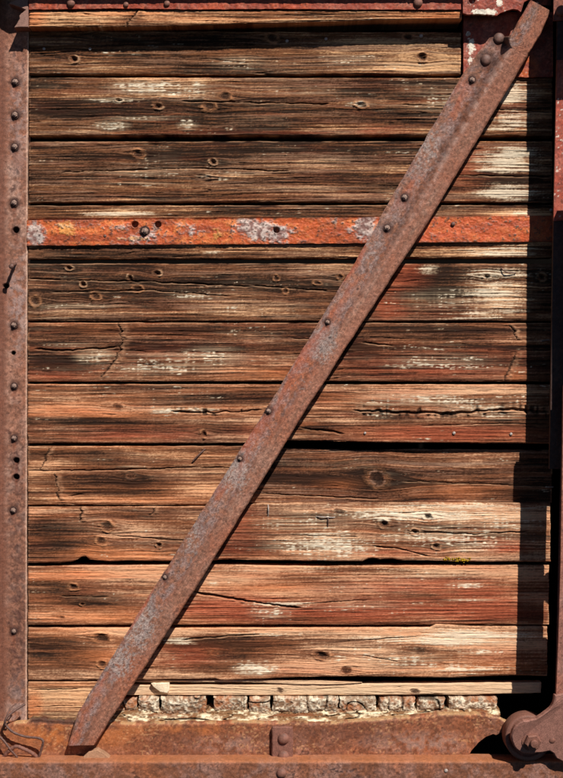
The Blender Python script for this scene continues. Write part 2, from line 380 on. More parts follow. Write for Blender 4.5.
PL = {}
PL['ledge'] = plank('plank', 29, 462, [(29, 10.5), (462, 10.5)], [(29, 27), (180, 26), (290, 22.5), (370, 20), (462, 18.5)],
    dict(gold=0.44, soft=0.6, tone=0.72, warm=0.5, grey=0.1, redk=0.05, orange=[(34, 18, 14, 12, .9), (160, 14, 60, 4, .4), (430, 15, 60, 6, .6)], scars=[([(141, 9), (128, 28)], 6)], dark=[(132, 20, 14, 10, .5)], round=1.6), 101, 18, 40, 'narrow tapering top board catching the sun')
PL['a'] = plank('plank', 29, 461, [(29, 31), (461, 32)], [(29, 74), (200, 74.3), (461, 74)],
    dict(gold=0.50, tone=0.45, grey=0.5, redk=0.1, knots=[(74, 59, 4.5, 3.2, 'w'), (96, 37, 6, 4, 's'), (272, 38, 6, 4, 'k'), (422, 57, 4.5, 4.5, 'w'), (408, 37, 5, 3, 'k')],
         white=[(240, 63, 40, 9, .55), (350, 60, 34, 12, .5), (120, 52, 40, 3, .4), (400, 66, 40, 4, .6)], light=[(80, 66, 70, 10, .5), (420, 60, 50, 16, .8)], dark=[(200, 38, 200, 6, .4)]), 111)
PL['b'] = plank('plank', 29, 552.5, [(29, 77.5), (552, 78)], [(29, 135.5), (300, 135), (552, 135.5)],
    dict(gold=0.44, tone=0.36, grey=0.5, redk=0.25, knots=[(119, 100, 4, 2, 'w'), (158, 106, 5, 3.2, 'w'), (209, 106, 6.5, 5, 'k'), (225, 96, 6, 4.2, 'k'), (361, 105, 6, 3, 'k'), (112, 124, 6, 4, 's')],
         white=[(150, 87, 48, 8, 1.0), (185, 92, 40, 10, .7), (115, 100, 32, 3, .95), (112, 126, 20, 6, 1.), (188, 125, 12, 7, .9), (150, 118, 50, 3, .7), (198, 84, 8, 6, 1.1), (300, 90, 60, 8, .35), (360, 104, 18, 4, .7), (450, 100, 60, 20, .5)],
         light=[(320, 130, 60, 6, .5), (500, 100, 40, 30, .6)], dark=[(380, 118, 60, 10, .6), (60, 112, 40, 14, .5), (505, 112, 30, 8, .8)], red=[(250, 133, 150, 4, .6), (380, 130, 40, 6, .5), (505, 106, 30, 25, .45)],
         cream=[(506, 92, 34, 12, 1.1), (512, 120, 24, 12, .8), (500, 88, 34, 8, 1.), (505, 100, 22, 4, 1.), (500, 128, 24, 6, .8)], cracks=[([(180, 101), (330, 104)], 1.0, 3), ([(400, 104), (552, 112)], 0.8, 2.5)]), 121)
PL['c'] = plank('plank', 29, 552.5, [(29, 141.5), (552, 141)], [(29, 202.5), (300, 201.5), (552, 202.5)],
    dict(gold=0.44, tone=0.41, grey=0.55, redk=0.22, knots=[(213, 162, 4, 3, 'w'), (206, 177, 5, 2.5, 's'), (138, 154, 6, 4, 'k')],
         white=[(150, 172, 60, 6, .5), (205, 176, 12, 4, 1.), (240, 173, 40, 4, .5), (140, 184, 60, 3, .5)],
         light=[(300, 192, 120, 8, .5), (330, 165, 90, 10, .4), (110, 146, 90, 4, .5)], dark=[(140, 180, 60, 7, .6), (430, 190, 30, 10, .5), (500, 177, 40, 8, .9)],
         red=[(455, 170, 40, 24, .7), (470, 150, 40, 10, .5)], cream=[(508, 160, 38, 16, 1.0), (508, 193, 36, 10, 1.1), (512, 156, 26, 11, 1.2), (505, 194, 30, 8, 1.2), (490, 168, 24, 5, .8)],
         cracks=[([(60, 172), (200, 168), (290, 171)], 0.9, 3), ([(420, 174), (552, 177)], 0.8, 2)]), 131)
PL['d'] = plank('plank', 28, 552.5, [(28, 205.5), (552, 205)], [(28, 219), (552, 217)],
    dict(gold=0.44, tone=0.28, grey=0.3, redk=0.08, light=[(125, 213, 45, 6, 1.), (180, 209, 40, 4, .6), (515, 212, 40, 5, 1.)], cream=[(118, 214, 36, 3.5, .85), (520, 213, 22, 4, .9)], dark=[(245, 208, 40, 5, .9)], round=1.4), 141, -1, 18, 'narrow dark board just above the orange strap')
PL['e'] = plank('plank', 28, 552.5, [(28, 244), (552, 241)], [(28, 258.8), (300, 258.3), (552, 257.5)],
    dict(gold=0.39, tone=0.42, grey=0.3, redk=0.1, light=[(480, 252, 50, 5, .9), (300, 250, 100, 4, .4)], cream=[(500, 251, 46, 6, .8), (505, 251, 40, 3.5, .75), (212, 253, 14, 2, .8)], dark=[(70, 251, 50, 6, .5)], round=1.4), 151, -.5, 18, 'narrow brown board just below the orange strap')
PL['f'] = plank('plank', 28, 552.5, [(28, 263.5), (552, 263.5)], [(28, 320.8), (552, 321)],
    dict(gold=0.28, tone=0.36, grey=0.45, redk=0.15, knots=[(69, 268, 4, 2.5, 'w'), (83, 284, 3.2, 3, 'w'), (96, 296, 4.5, 4, 'k'), (130, 278, 3.2, 3, 'w'), (137, 289, 5.5, 3.5, 'k'), (157, 273, 4, 3, 'w'), (35, 301, 5, 5, 'k'), (276, 278, 3, 3, 'k'), (285, 291, 3, 3, 'k'), (317, 283, 4, 2, 'k'), (340, 277, 3, 3, 'k'), (487, 277, 4, 3.5, 'w'), (542, 277, 4, 4, 'w')],
         white=[(195, 296, 40, 3, .75), (70, 306, 60, 3, .6), (60, 318, 30, 3, .5), (220, 310, 50, 6, .45), (445, 300, 70, 14, .5), (205, 275, 40, 3, .4)],
         light=[(490, 290, 50, 26, .6), (300, 270, 100, 8, .5), (500, 295, 40, 24, .9), (100, 310, 60, 6, .3)], dark=[(450, 285, 45, 22, .8), (130, 305, 60, 8, .5), (120, 282, 90, 6, .4)],
         red=[(405, 275, 28, 20, 1.1), (388, 305, 22, 18, 1.1), (440, 312, 40, 9, .5)], orange=[(386, 303, 12, 16, .6)], cream=[(495, 292, 40, 22, .75), (470, 315, 50, 6, .6), (500, 275, 36, 8, .8), (487, 290, 24, 4, 1.), (505, 305, 34, 9, .7), (428, 269, 14, 6, 1.)],
         cracks=[([(28, 279), (140, 281), (250, 286)], 1.1, 3.5), ([(50, 292), (150, 290), (230, 296)], 0.9, 3), ([(250, 285), (330, 291)], 0.8, 2.5)]), 161)
PL['g'] = plank('plank', 28, 552, [(28, 322.6), (552, 323)], [(28, 381.8), (300, 381.3), (552, 381.5)],
    dict(soft=0.75, tone=0.4, grey=0.3, warm=0.2, redk=0.3, scars=[([(122, 322), (126, 340), (120, 358), (104, 378)], 7), ([(512, 324), (521, 340)], 5), ([(506, 382), (520, 352)], 6)],
         white=[(180, 362, 70, 12, .6), (95, 357, 24, 9, .9), (160, 369, 45, 7, .85), (210, 357, 45, 12, .7), (445, 366, 80, 4, .95), (440, 360, 60, 8, .6), (70, 345, 40, 3, .5)],
         light=[(250, 340, 90, 7, .5), (80, 350, 30, 6, .5)], dark=[(60, 362, 35, 14, .7), (440, 336, 60, 8, .7), (150, 330, 60, 6, .4), (355, 350, 24, 12, .7)],
         red=[(430, 366, 110, 18, .9), (60, 375, 60, 9, .5), (180, 352, 40, 10, .5)], orange=[(270, 374, 60, 7, .9), (90, 328, 50, 5, .5), (515, 375, 12, 10, .8)],
         cracks=[([(34, 349), (60, 350), (118, 347)], 1.6, 4), ([(290, 338), (330, 340)], 0.8, 2), ([(360, 342), (395, 346)], 1.2, 3)]), 171)
PL['h'] = plank('plank', 28, 551.5, [(28, 384), (552, 384.5)], [(28, 443.2), (250, 443), (290, 440), (310, 440.5), (380, 442.5), (552, 443.5)],
    dict(soft=0.48, tone=0.53, warm=0.45, grey=0.25, redk=0.3, knots=[(118, 407, 5, 3, 's'), (204, 434, 3, 4, 'h')],
         white=[(430, 398, 90, 6, .8), (500, 415, 30, 6, .8), (165, 412, 16, 5, 1.15), (200, 410, 24, 4, .8), (430, 400, 100, 7, .75), (380, 408, 26, 12, .8), (480, 408, 50, 6, .8), (520, 396, 40, 3, .7)],
         light=[(100, 402, 70, 5, .5), (330, 405, 50, 8, .5), (440, 392, 80, 5, .4)], dark=[(90, 388, 120, 6, .6), (130, 427, 40, 6, .6), (70, 420, 50, 5, .5), (395, 415, 30, 8, .8), (320, 430, 30, 8, .8)],
         red=[(450, 434, 110, 10, 1.2), (400, 396, 40, 8, .7), (140, 434, 80, 9, .8), (250, 432, 30, 8, .6)], orange=[(60, 410, 50, 8, .9), (120, 415, 50, 5, .7), (330, 400, 40, 8, .5)],
         cracks=[([(170, 411), (205, 413), (262, 410)], 1.5, 4.5, 5), ([(352, 410), (400, 412), (450, 414), (512, 409), (552, 412)], 2.2, 4.5, 8), ([(300, 428), (345, 433)], 1.6, 4), ([(420, 426), (520, 423)], 0.6, 2)]), 181, 0, 20, 'board with a crazed dark crack along its right half')
PL['i'] = plank('plank', 28, 249, [(28, 446.2), (249, 446)], [(28, 505), (249, 504.5)],
    dict(gold=0.19, soft=0.36, tone=0.56, warm=0.3, grey=0.25, redk=0.12, scars=[([(52, 448), (43, 470)], 5), ([(57, 474), (61, 500)], 5)], knots=[(131, 476, 5, 4, 's')],
         dark=[(115, 480, 60, 14, .9), (60, 452, 40, 5, .3)], light=[(50, 464, 30, 8, .6), (150, 500, 90, 5, .8), (200, 488, 30, 8, .6), (170, 455, 60, 6, .4)], orange=[(130, 500, 90, 4, .6), (60, 495, 20, 8, .4)], white=[(130, 466, 30, 2, .5)],
         cracks=[([(28, 470.5), (100, 470), (190, 467.5), (249, 468)], 0.8, 4), ([(66, 496), (85, 494)], .8, 3)]), 191, 0, 20, 'short brown board left of the brace with a dark stain')
PL['j'] = plank('plank', 236, 552, [(236, 447), (300, 448.5), (360, 450.5), (420, 449), (552, 450)], [(236, 503), (552, 502.5)],
    dict(soft=0.6, tone=0.38, grey=0.7, warm=0.1, redk=0.14, knots=[(377, 478, 11, 9.5, 'b')], ringlit=0.5,
         light=[(460, 470, 70, 14, .4), (300, 455, 50, 5, .5)], dark=[(370, 495, 80, 8, .5), (377, 474, 16, 12, .6), (290, 475, 40, 10, .4)], orange=[(340, 484, 26, 6, .8), (460, 490, 70, 7, .7), (335, 460, 30, 4, .3)],
         cracks=[([(300, 495), (380, 499)], 0.9, 3), ([(402, 481), (450, 483), (552, 486)], 0.8, 3), ([(255, 493), (330, 497)], .8, 3)]), 201, -9, 16, 'recessed grey brown board right of the brace with one large knot')
PL['k'] = plank('plank', 28, 550.5, [(28, 507), (235, 506), (262, 503.5), (552, 503)], [(28, 563), (60, 563.2), (72, 561.5), (78, 559), (82, 556.5), (86, 556.2), (89, 559.4), (97, 560.4), (110, 561.5), (130, 560.5), (190, 561.5), (230, 559.5), (330, 561), (362, 561.3), (368, 558.6), (373, 557.8), (380, 559.2), (392, 558.6), (400, 560.2), (420, 560.0), (452, 561.5), (550, 562)],
    dict(soft=0.4, tone=0.62, warm=0.35, grey=0.3, redk=0.2, knots=[(107, 526, 6, 5, 'k'), (101, 541, 5, 4, 'k'), (159, 545, 3, 3, 'w'), (384, 524, 5, 4, 'w'), (436, 546, 4, 3.5, 'w'), (428, 517, 5, 4, 'w'), (415, 532, 4, 3, 'w'), (340, 512, 6, 3, 's')],
         scars=[([(85, 506), (82, 522)], 7), ([(158, 508), (150, 516)], 4)], dark=[(50, 535, 45, 14, .8), (130, 515, 40, 5, .4), (345, 518, 60, 6, .7), (240, 548, 40, 8, .5), (440, 530, 70, 6, .5)],
         light=[(140, 545, 50, 12, .6), (300, 508, 60, 5, .5), (470, 512, 70, 10, .5), (140, 530, 40, 10, .3)], orange=[(130, 555, 70, 7, .9), (95, 552, 20, 10, .8)],
         red=[(236, 525, 30, 24, .9), (505, 548, 30, 9, 1.), (230, 550, 50, 10, .7), (400, 553, 60, 6, .7), (455, 540, 60, 5, .5)],
         white=[(330, 545, 50, 16, 1.15), (400, 514, 90, 8, .95), (300, 522, 60, 12, .7), (450, 536, 80, 14, .85), (290, 545, 40, 10, .7), (510, 520, 40, 14, .8)],
         cream=[(440, 515, 90, 7, .8), (480, 545, 50, 8, .5), (330, 540, 50, 14, .6), (440, 506, 110, 4, .9), (330, 506, 70, 3, .7), (384, 519, 9, 3, 1.2)],
         cracks=[([(372, 546), (400, 549), (430, 556)], 1.1, 4), ([(290, 535), (360, 537)], .7, 2), ([(405, 531), (470, 534), (530, 531)], 1., 3), ([(110, 535), (190, 541)], .7, 2)]), 211, 2, 22, 'cracked board with flaking whitewash right of the brace and a notched lower edge')
PL['l'] = plank('plank', 28, 549, [(28, 566), (200, 564.5), (300, 566), (549, 565)], [(28, 625), (549, 624.5)],
    dict(soft=0.34, tone=0.62, warm=0.4, grey=0.15, redk=0.3, knots=[(73, 587, 5, 3, 'k'), (82, 604, 2.5, 1.5, 'h'), (62, 617, 3, 1.5, 's')],
         dark=[(75, 600, 60, 9, 1.), (55, 585, 40, 5, .4), (330, 585, 40, 5, .5), (470, 580, 60, 6, .4), (420, 598, 80, 5, .5)],
         light=[(110, 572, 90, 8, .6), (90, 618, 90, 7, .6), (280, 570, 60, 5, .6), (460, 572, 70, 6, .5)], orange=[(60, 575, 60, 9, .7), (100, 615, 80, 8, .7), (270, 586, 60, 8, .5)],
         red=[(340, 612, 190, 14, 1.1), (420, 588, 120, 12, .8), (230, 605, 50, 16, .8), (490, 605, 50, 18, .8)],
         white=[(465, 585, 22, 3, 1.2), (430, 575, 60, 5, .6), (270, 613, 24, 8, .8), (470, 600, 30, 2, .8), (365, 608, 60, 5, .6), (213, 583, 8, 4, .8)], cream=[(280, 604, 40, 4, 1.0), (330, 570, 120, 4, .4)],
         cracks=[([(190, 591), (225, 597), (262, 603.5), (302, 607.5)], 1.5, 5), ([(300, 604), (370, 600)], .8, 2), ([(60, 596), (110, 597)], .6, 2)]), 221, 0, 20, 'red stained board with a long split beginning at the brace')
PL['m'] = plank('plank', 28, 547.5, [(28, 628), (200, 628), (430, 627.5), (436, 624), (470, 626), (547, 626.5)], [(28, 680), (130, 680), (215, 678.5), (222, 680.5), (300, 677), (360, 676.5), (450, 677.5), (510, 675.5), (547, 676)],
    dict(soft=0.34, tone=0.64, warm=0.35, grey=0.12, redk=0.15, knots=[(102, 638, 8, 5, 'k'), (102, 664, 4.5, 4, 'k'), (215, 653, 5, 3, 's'), (322, 655, 8, 4, 'h'), (420, 650, 6, 3, 's'), (346, 670, 5, 4, 's')],
         dark=[(55, 652, 50, 16, 1.), (225, 645, 65, 14, 1.1), (215, 668, 40, 6, .7), (350, 640, 50, 4, .5), (415, 650, 20, 6, .6), (440, 662, 60, 5, .4)],
         light=[(120, 632, 80, 6, .6), (110, 672, 60, 6, .6), (330, 668, 50, 10, .4), (450, 640, 80, 10, .6), (470, 665, 60, 8, .5)], orange=[(60, 632, 50, 5, .6), (100, 655, 40, 10, .7), (210, 652, 12, 4, .8), (480, 665, 60, 8, .8)],
         red=[(190, 655, 40, 14, .9), (300, 670, 60, 6, .4), (500, 655, 40, 10, .5)],
         white=[(255, 668, 24, 9, 1.25), (400, 660, 80, 10, .6), (455, 668, 14, 4, 1.2), (280, 634, 60, 4, .7), (350, 648, 60, 5, .5), (480, 652, 30, 3, 1.)],
         cream=[(440, 640, 90, 8, .9), (470, 668, 50, 7, .6), (470, 635, 70, 6, 1.1), (400, 630, 70, 3, .7), (180, 641, 22, 4, .9)],
         cracks=[([(180, 640), (210, 637), (260, 634)], .9, 3), ([(340, 642), (420, 636)], .8, 2.5), ([(360, 655), (400, 662)], .7, 2)]), 231, 0, 20, 'lowest full board with a bleached streak at its right end')
PL['n'] = plank('plank', 28, 120, [(28, 682), (120, 681.5)], [(28, 719), (60, 719.5), (82, 721), (120, 721)],
    dict(pale=.15, gold=0.44, soft=0.3, tone=0.78, warm=0.35, grey=0.05, redk=0.03, orange=[(34, 705, 9, 20, .9), (60, 685, 50, 3, .8)], light=[(60, 700, 40, 12, .5)], cracks=[([(30, 690), (80, 689)], .8, 3), ([(32, 707), (86, 705)], .6, 2)]), 241, 0, 20, 'short yellowish board at the lower left beside the brace foot')
PL['slat'] = plank('slat', 108, 541, [(108, 684.5), (250, 685), (400, 683.5), (541, 682.5)], [(108, 695), (300, 695.5), (480, 694.5), (541, 693)],
    dict(pale=.75, soft=0.5, tone=0.86, warm=0.1, grey=0.1, redk=0.03, light=[(300, 690, 300, 8, .4)], knots=[(280, 690, 4, 2.5, 's'), (415, 691, 5, 2.5, 's')], round=1.2), 251, -5, 12, 'pale thin slat below the lowest board', rag=.4)
PL['split'] = plank('slat', 118, 362, [(118, 680.5), (240, 680), (330, 681), (362, 682.5)], [(118, 682.3), (240, 682.3), (300, 684.2), (330, 684.6), (362, 683)],
    dict(pale=.6, tone=0.75, warm=0.1, grey=0.1, redk=0.0, round=0.7), 261, -3.5, 8, 'thin splinter wedged between board and slat', rag=.25, step=(1.5, .35))

# rotten floor board ends in a row under the slat
ends = [(112, 136, 699, 711), (139, 159, 697.5, 711.5), (161, 205.5, 697.5, 713), (214, 247, 697.5, 711), (249, 269.5, 698, 712), (273, 338, 697.5, 711.5), (340, 376, 698, 712), (379.5, 415, 698.5, 712), (418, 444.5, 699, 709.5), (449, 497, 698, 709.5)]
for i, (xa, xb, ya, yb) in enumerate(ends):
    nc = int((xb-xa)/0.8)+2; nr = int((yb-ya)/0.5)+2
    u = np.linspace(0, 1, nc)[None]; v = np.linspace(0, 1, nr)[:, None]
    X = xa+(xb-xa)*u+0*v; Y = ya+(yb-ya)*v+0*u
    sd = 300+i*5
    X = X+(fbm(Y/4, Y*0+i, sd)-0.5)*3.5*np.where(u < 0.5, 1-2*u, 2*u-1)
    Y = Y+(fbm(X/6, X*0+i, sd+1)-0.5)*4*np.where(v < 0.5, 0.5*(1-2*v), 2*v-1)
    n1 = fbm(X/5, Y/4, sd+2); n2 = fbm(X/1.8, Y/1.8, sd+3, 2); n3 = fbm(X/14, Y/9, sd+4)
    c = mixc(C(132, 100, 76)*np.ones(X.shape+(3,)), C(240, 222, 194), np.clip(ss(0.38, 0.66, 0.5*n1+0.5*n2)+.5*ss(4, 0, np.minimum(Y-ya, yb-Y))*n2, 0, 1))
    c = mixc(c, C(168, 96, 54), ss(0.5, 0.72, n3)*0.6); c = mixc(c, C(62, 44, 32), ss(0.58, 0.72, n2)*0.6)
    e = np.minimum(np.minimum(Y-ya, yb-Y), np.minimum(X-xa, xb-X)); q = np.clip(1-e/4.0, 0, 1)
    rid = 1-np.abs(2*vn(X/16, Y/26, sd+5)-1); ck = ss(0.93, 0.985, rid)
    H = 2.6*(n1-0.5)+2.0*(n2-0.5)-2.0*q*q-3.5*ck; c = mixc(c, C(36, 24, 17), ck*0.8)
    sheet('floor_board', X, Y, 1.5+H+(i % 3)*0.8, c, M_CHALK, wall, 1, 44)
# splintered timber edge that rests on the sill
nc = 620; nr = 34; xs = np.linspace(106, 500, nc); v = np.linspace(0, 1, nr)[:, None]
yt = 709.5+(fbm(xs/10, xs*0, 401)-.5)*4; yb = polyx([(106, 724), (240, 722.5), (330, 722), (400, 720), (430, 716), (500, 715)], xs)+(fbm(xs/8, xs*0, 402)-.5)*3
X = np.repeat(xs[None], nr, 0); Y = yt[None]*(1-v)+yb[None]*v
n1 = fbm(X/12, Y/3, 403); n2 = fbm(X/3, Y/1.6, 404); rid = 1-np.abs(2*vn(X/26, Y/3.4, 405)-1)
c = mixc(C(132, 96, 66)*np.ones(X.shape+(3,)), C(238, 220, 184), ss(0.40, 0.68, .6*n1+.4*n2)); c = mixc(c, C(120, 66, 40), ss(.56, .7, fbm(X/20, Y/4, 406))*.7)
ck = ss(.93, .99, rid); c = mixc(c, C(40, 26, 18), ck*.8)
H = 3*(n1-.5)+2.2*(n2-.5)-2.5*ck
o = sheet('timber_edge', X, Y, -1+9*v+H, c, M_CHALK, wall, 4, 40); o['label'] = 'crumbling cream timber edge lying along the rusty sill'

# ------------------------------------------------------------------ steel: strap
xs = np.linspace(27, 553, 640); nr = 60; v = np.linspace(0, 1, nr)[:, None]
yt = polyx([(27, 220), (300, 218), (553, 215.5)], xs)+(fbm(xs/9, xs*0, 501)-.5)*.9; yb = polyx([(27, 245.5), (300, 243.5), (553, 241.5)], xs)+(fbm(xs/9, xs*0, 502)-.5)*1.4
X = np.repeat(xs[None], nr, 0); Y = yt[None]*(1-v)+yb[None]*v
n1 = fbm(X/16, Y/10, 503); n2 = fbm(X/4, Y/3.5, 504); n3 = fbm(X/1.6, Y/1.6, 505, 2); n4 = fbm(X/40, Y/7, 506)
c = mixc(C(196, 90, 44)*np.ones(X.shape+(3,)), C(228, 130, 70), ss(.35, .65, n2)); c = mixc(c, C(140, 56, 34), ss(.46, .64, .6*n4+.4*n2)*.75)
c = mixc(c, C(190, 80, 42), ss(380, 420, X)*.4)
gz = np.zeros_like(X)+.5*ss(.35, .65, fbm(X/45, Y/12, 509))
for z in [(36, 234, 14, 16, 1.4), (60, 226, 60, 5, .6), (100, 238, 60, 4, .4), (148, 231, 14, 14, .9), (183, 226, 20, 7, .9), (258, 228, 30, 16, 1.5), (278, 234, 20, 14, 1.4), (190, 230, 26, 10, 1.), (365, 228, 14, 18, 1.6), (205, 225, 14, 8, .7), (115, 226, 30, 6, .7), (350, 232, 8, 6, .8), (335, 222, 30, 4, .5)]: gz = np.maximum(gz, blob(X, Y, z))
gm = ss(-.06, .2, .42*n1+.3*n2+.28*n3-(.78-.42*gz))*ss(.02, .15, gz)
c = mixc(c, mixc(C(120, 104, 100)*np.ones_like(c), C(208, 198, 190), ss(.35, .65, n2)), gm*.8)
ym = ss(.02, .12, .6*n1+.4*n2-(.8-.4*np.maximum(.25+blob(X, Y, (66, 231, 14, 12, 1.)), np.maximum(blob(X, Y, (214, 232, 14, 12, .9)), blob(X, Y, (120, 238, 60, 4, .5))))))
c = mixc(c, C(236, 176, 92), ym*.5)
c = mixc(c, C(246, 214, 170), ss(.70, .76, n3*.7+n2*.3)*ss(395, 420, X)*.8); c = mixc(c, C(70, 36, 26), ss(.61, .72, n3*.6+n2*.4)*.85)
e = np.minimum(Y-yt, yb-Y); c = mixc(c, C(104, 52, 34), ss(2.5, .3, e)*.6*ss(.3, .6, n2))
H = .9*(n2-.5)+.7*(n3-.5)+.5*gm+.3*ym+2.0*(fbm(X/60, Y/20, 508)-.5)
c, H = holes_and_shade(X, Y, c, H, [(135, 224.5, 3.1), (158, 224.5, 3.1), (276.5, 230, 3.0)])
strap = sheet('strap', X, Y, 2.5+H, c, M_PAINT, wall, 2.5, 6); strap['label'] = 'orange painted steel strap across the boards with grey peeling patches'
put(NUTB, 'bolt', 145, 231, 2.5, 5.2, strap, .12)
put(DOME, 'rivet', 453, 224, 2.5, 2.2, strap); put(DOME, 'rivet', 105, 236, 2.5, 1.6, strap)

# ------------------------------------------------------------------ steel: corner post on the left
ys = np.linspace(-25, 724, 900)
us = np.concatenate([np.linspace(-16, 9, 22), np.linspace(9.8, 27, 26)]); 
right = polyx([(-25, 29), (150, 27.4), (400, 26.6), (724, 26.4)], ys)
X = us[None]*np.ones((900, 1)); X = np.where(X > 9, 9+(X-9)*((right[:, None]-9)/18.0), X); Y = np.repeat(ys[:, None], len(us), 1)
X[:, -1] += (fbm(ys/5, ys*0, 511)-.5)*.9
c, H = rust(X, Y, dict(base=C(140, 94, 74), lite=C(186, 148, 130), orange=C(146, 82, 50), dark=C(84, 52, 44), kl=.7, ko=.5, kd=.8, darkz=[(18, 560, 14, 90, .8), (18, 650, 14, 80, .9), (18, 480, 12, 60, .4)], litez=[(18, 300, 12, 60, .5), (18, 120, 12, 60, .4), (18, 700, 10, 30, .4)]), 512)
fil = ss(10, 3, X)
c = mixc(c, C(112, 66, 48)*np.ones_like(c)*(0.75+.5*fbm(X/3, Y/20, 513))[..., None], fil*.88)
H = H*.9+fil*fil*2+np.clip(2-X, 0, 30)*.8
e = right[:, None]-X; lip = ss(1.6, .2, e); c = mixc(c, C(220, 180, 155), lip*.6); H = H-lip*.8  # bright edge line painted in, as if catching the sun
c, H = holes_and_shade(X, Y, c, H, [(16, 230, 3.0), (13.4, 353, 2.0), (16.3, 460.5, 2.9), (16.3, 477, 2.9), (6.4, 286, 2.6)])  # last spot: cast shadow of the pin head, made as a dark dent
c = stains(X, Y, c, [(15.5, 82, 4.2), (15.3, 115, 4.2), (15, 147, 4.2), (14.5, 203, 4.2), (14.3, 325, 3.9), (14.3, 386, 3.8), (14.5, 438, 3.7), (13.5, 510, 3.7), (14, 631, 3.3), (16, 230, 3), (16.3, 460, 3), (16.3, 477, 3)], 515)
post = sheet('corner_post', X, Y, 2+H, c, M_RUST, wall, 2, 10); post['label'] = 'pinkish rusty angle iron post with a column of bolts at the left edge'
for (bx, by, r) in [(15.5, 82, 4.2), (15.3, 115, 4.2), (15, 147, 4.2), (14.5, 203, 4.2), (14.3, 325, 3.9), (14.3, 386, 3.8), (14.5, 438, 3.7), (13.5, 510, 3.7), (14, 631, 3.3)]:
    put(NUTB, 'bolt', bx, by, 2, r, post, .1*math.sin(by), by)
tube('pin', [(15.8, 263.5, 0), (13, 265, 12), (11.5, 266, 22)], 1.7, M_BOLT, post); put(DOME, 'pin_head', 11.3, 266.2, 22, 2.5, post)

# torn plate at the top of the post, level with the ledge board
o = plate('corner_plate', [(28.3, -20), (28.3, 27), (14, 27.6), (19.5, 19), (19, 16), (25.2, 9.5), (16, 6), (8.5, 3.5), (20, -3), (20, -20)], 19, 20, M_RUST, wall, .6)
me = o.data; a = me.attributes.new('Col', 'FLOAT_COLOR', 'POINT')
def flat_attr(o, c, seed=0, kv=.3, spec=None):
    me = o.data; n = len(me.vertices); co = np.empty(n*3, np.float32); me.vertices.foreach_get('co', co); co = co.reshape(-1, 3)/S
    a = me.attributes.get('Col') or me.attributes.new('Col', 'FLOAT_COLOR', 'POINT')
    q = np.ones((n, 4), np.float32); k = (1-kv/2+kv*vn(co[:, 0]/5, co[:, 2]/5, seed))[:, None]; q[:, :3] = c*k; a.data.foreach_set('color', q.ravel())
flat_attr(o, C(150, 112, 98), 3); o['label'] = 'torn steel plate at the upper left corner'

# ------------------------------------------------------------------ top rail, eave
xs = np.linspace(29, 470, 420); nr = 26; v = np.linspace(0, 1, nr)[:, None]
yt = 0*xs-14; yb = polyx([(29, 9.4), (120, 8.2), (200, 9.4), (280, 8.6), (320, 9.2), (470, 9.4)], xs)+(fbm(xs/6, xs*0, 521)-.5)*1.0
X = np.repeat(xs[None], nr, 0); Y = yt[None]*(1-v)+yb[None]*v
c, H = rust(X, Y, dict(base=C(150, 62, 38), lite=C(182, 110, 84), orange=C(196, 84, 40), dark=C(70, 32, 26), kl=.6, ko=.6, kd=.7), 522)
rail_t = sheet('top_rail', X, Y, 20+H, c, M_PAINT, wall, 20, 14); rail_t['label'] = 'red painted steel rail along the top edge'
for (bx, by, r) in [(71, 3, 4), (126, 4.5, 2.6), (167, 3.5, 3), (418, 2.5, 4.6)]: put(DOMER, 'rivet', bx, by, 20.5, r, rail_t)
tops = polyx([(-60, -15), (20, -15), (150, -14), (620, -15)], np.array([0.])) 
o = plate('eave', [(-60, -60), (640, -60), (640, -16), (470, -16), (300, -15.5), (180, -16), (90, -14.5), (40, -15.5), (20, -12), (4, -13), (-60, -13)], 33, 30, M_RUST, wall, .6); flat_attr(o, C(120, 76, 60))

# ------------------------------------------------------------------ gusset and backing plate at the upper right
def gridplate(name, xs, yt, yb, nr, d0, thick, sp, seed, mat, paint=None, hl=(), parent=wall, dfun=None):
    v = np.linspace(0, 1, nr)[:, None]; X = np.repeat(xs[None], nr, 0); Y = yt[None]*(1-v)+yb[None]*v
    c, H = rust(X, Y, sp, seed)
    if paint is not None: c = paint(X, Y, c)
    c, H = holes_and_shade(X, Y, c, H, hl)
    if dfun is not None: H = H+dfun(X, Y)
    return sheet(name, X, Y, d0+H, c, mat, parent, d0, thick)
REDP = dict(base=C(140, 58, 40), lite=C(176, 104, 84), orange=C(176, 76, 42), dark=C(66, 32, 28), kl=.6, ko=.4, kd=.7)
def wpaint(zs, seed, colr=C(238, 226, 206)):
    def f(X, Y, c):
        wz = np.zeros_like(X)
        for z in zs: wz = np.maximum(wz, blob(X, Y, z))
        n = .5*fbm(X/5, Y/4, seed)+.5*fbm(X/1.8, Y/1.8, seed+1, 2)
        return mixc(c, colr, ss(0, .08, n-(.78-.45*wz))*ss(.02, .2, wz)*.92)
    return f
xs = np.linspace(463.5, 553, 120)
o = gridplate('backing_plate', xs, 12+0*xs, 77+0*xs+(fbm(xs/5, xs*0, 531)-.5), 90, 3, 12, dict(REDP, orangez=[(527, 68, 12, 14, 1.2)], orangec=C(214, 104, 44)), 532, M_PAINT, wpaint([(471, 46, 5, 12, 1.), (470, 60, 5, 8, .8), (500, 70, 40, 4, .4), (468, 34, 3, 3, 1.4)], 534))
o['label'] = 'red painted steel plate behind the upper end of the brace'
put(NAILM, 'nail', 469, 34, 4, 1.8, o)
xs = np.linspace(463, 531, 100)
yb = polyx([(463, 13), (468, 14.5), (478, 13.6), (490, 14.8), (497, 15.5), (500, 13), (507, 10.5), (513, 8.8), (518, 9.5), (521, 12), (524, 2), (531, -2)], xs)
o = gridplate('gusset_plate', xs, -22+0*xs, yb, 50, 23, 5, REDP, 541, M_PAINT, wpaint([(484, 12, 17, 3.5, 1.5), (500, 2, 4, 5, 1.3), (475, 3, 14, 5, .4), (505, 8, 10, 4, .5)], 543), [(472, 0.5, 3)])
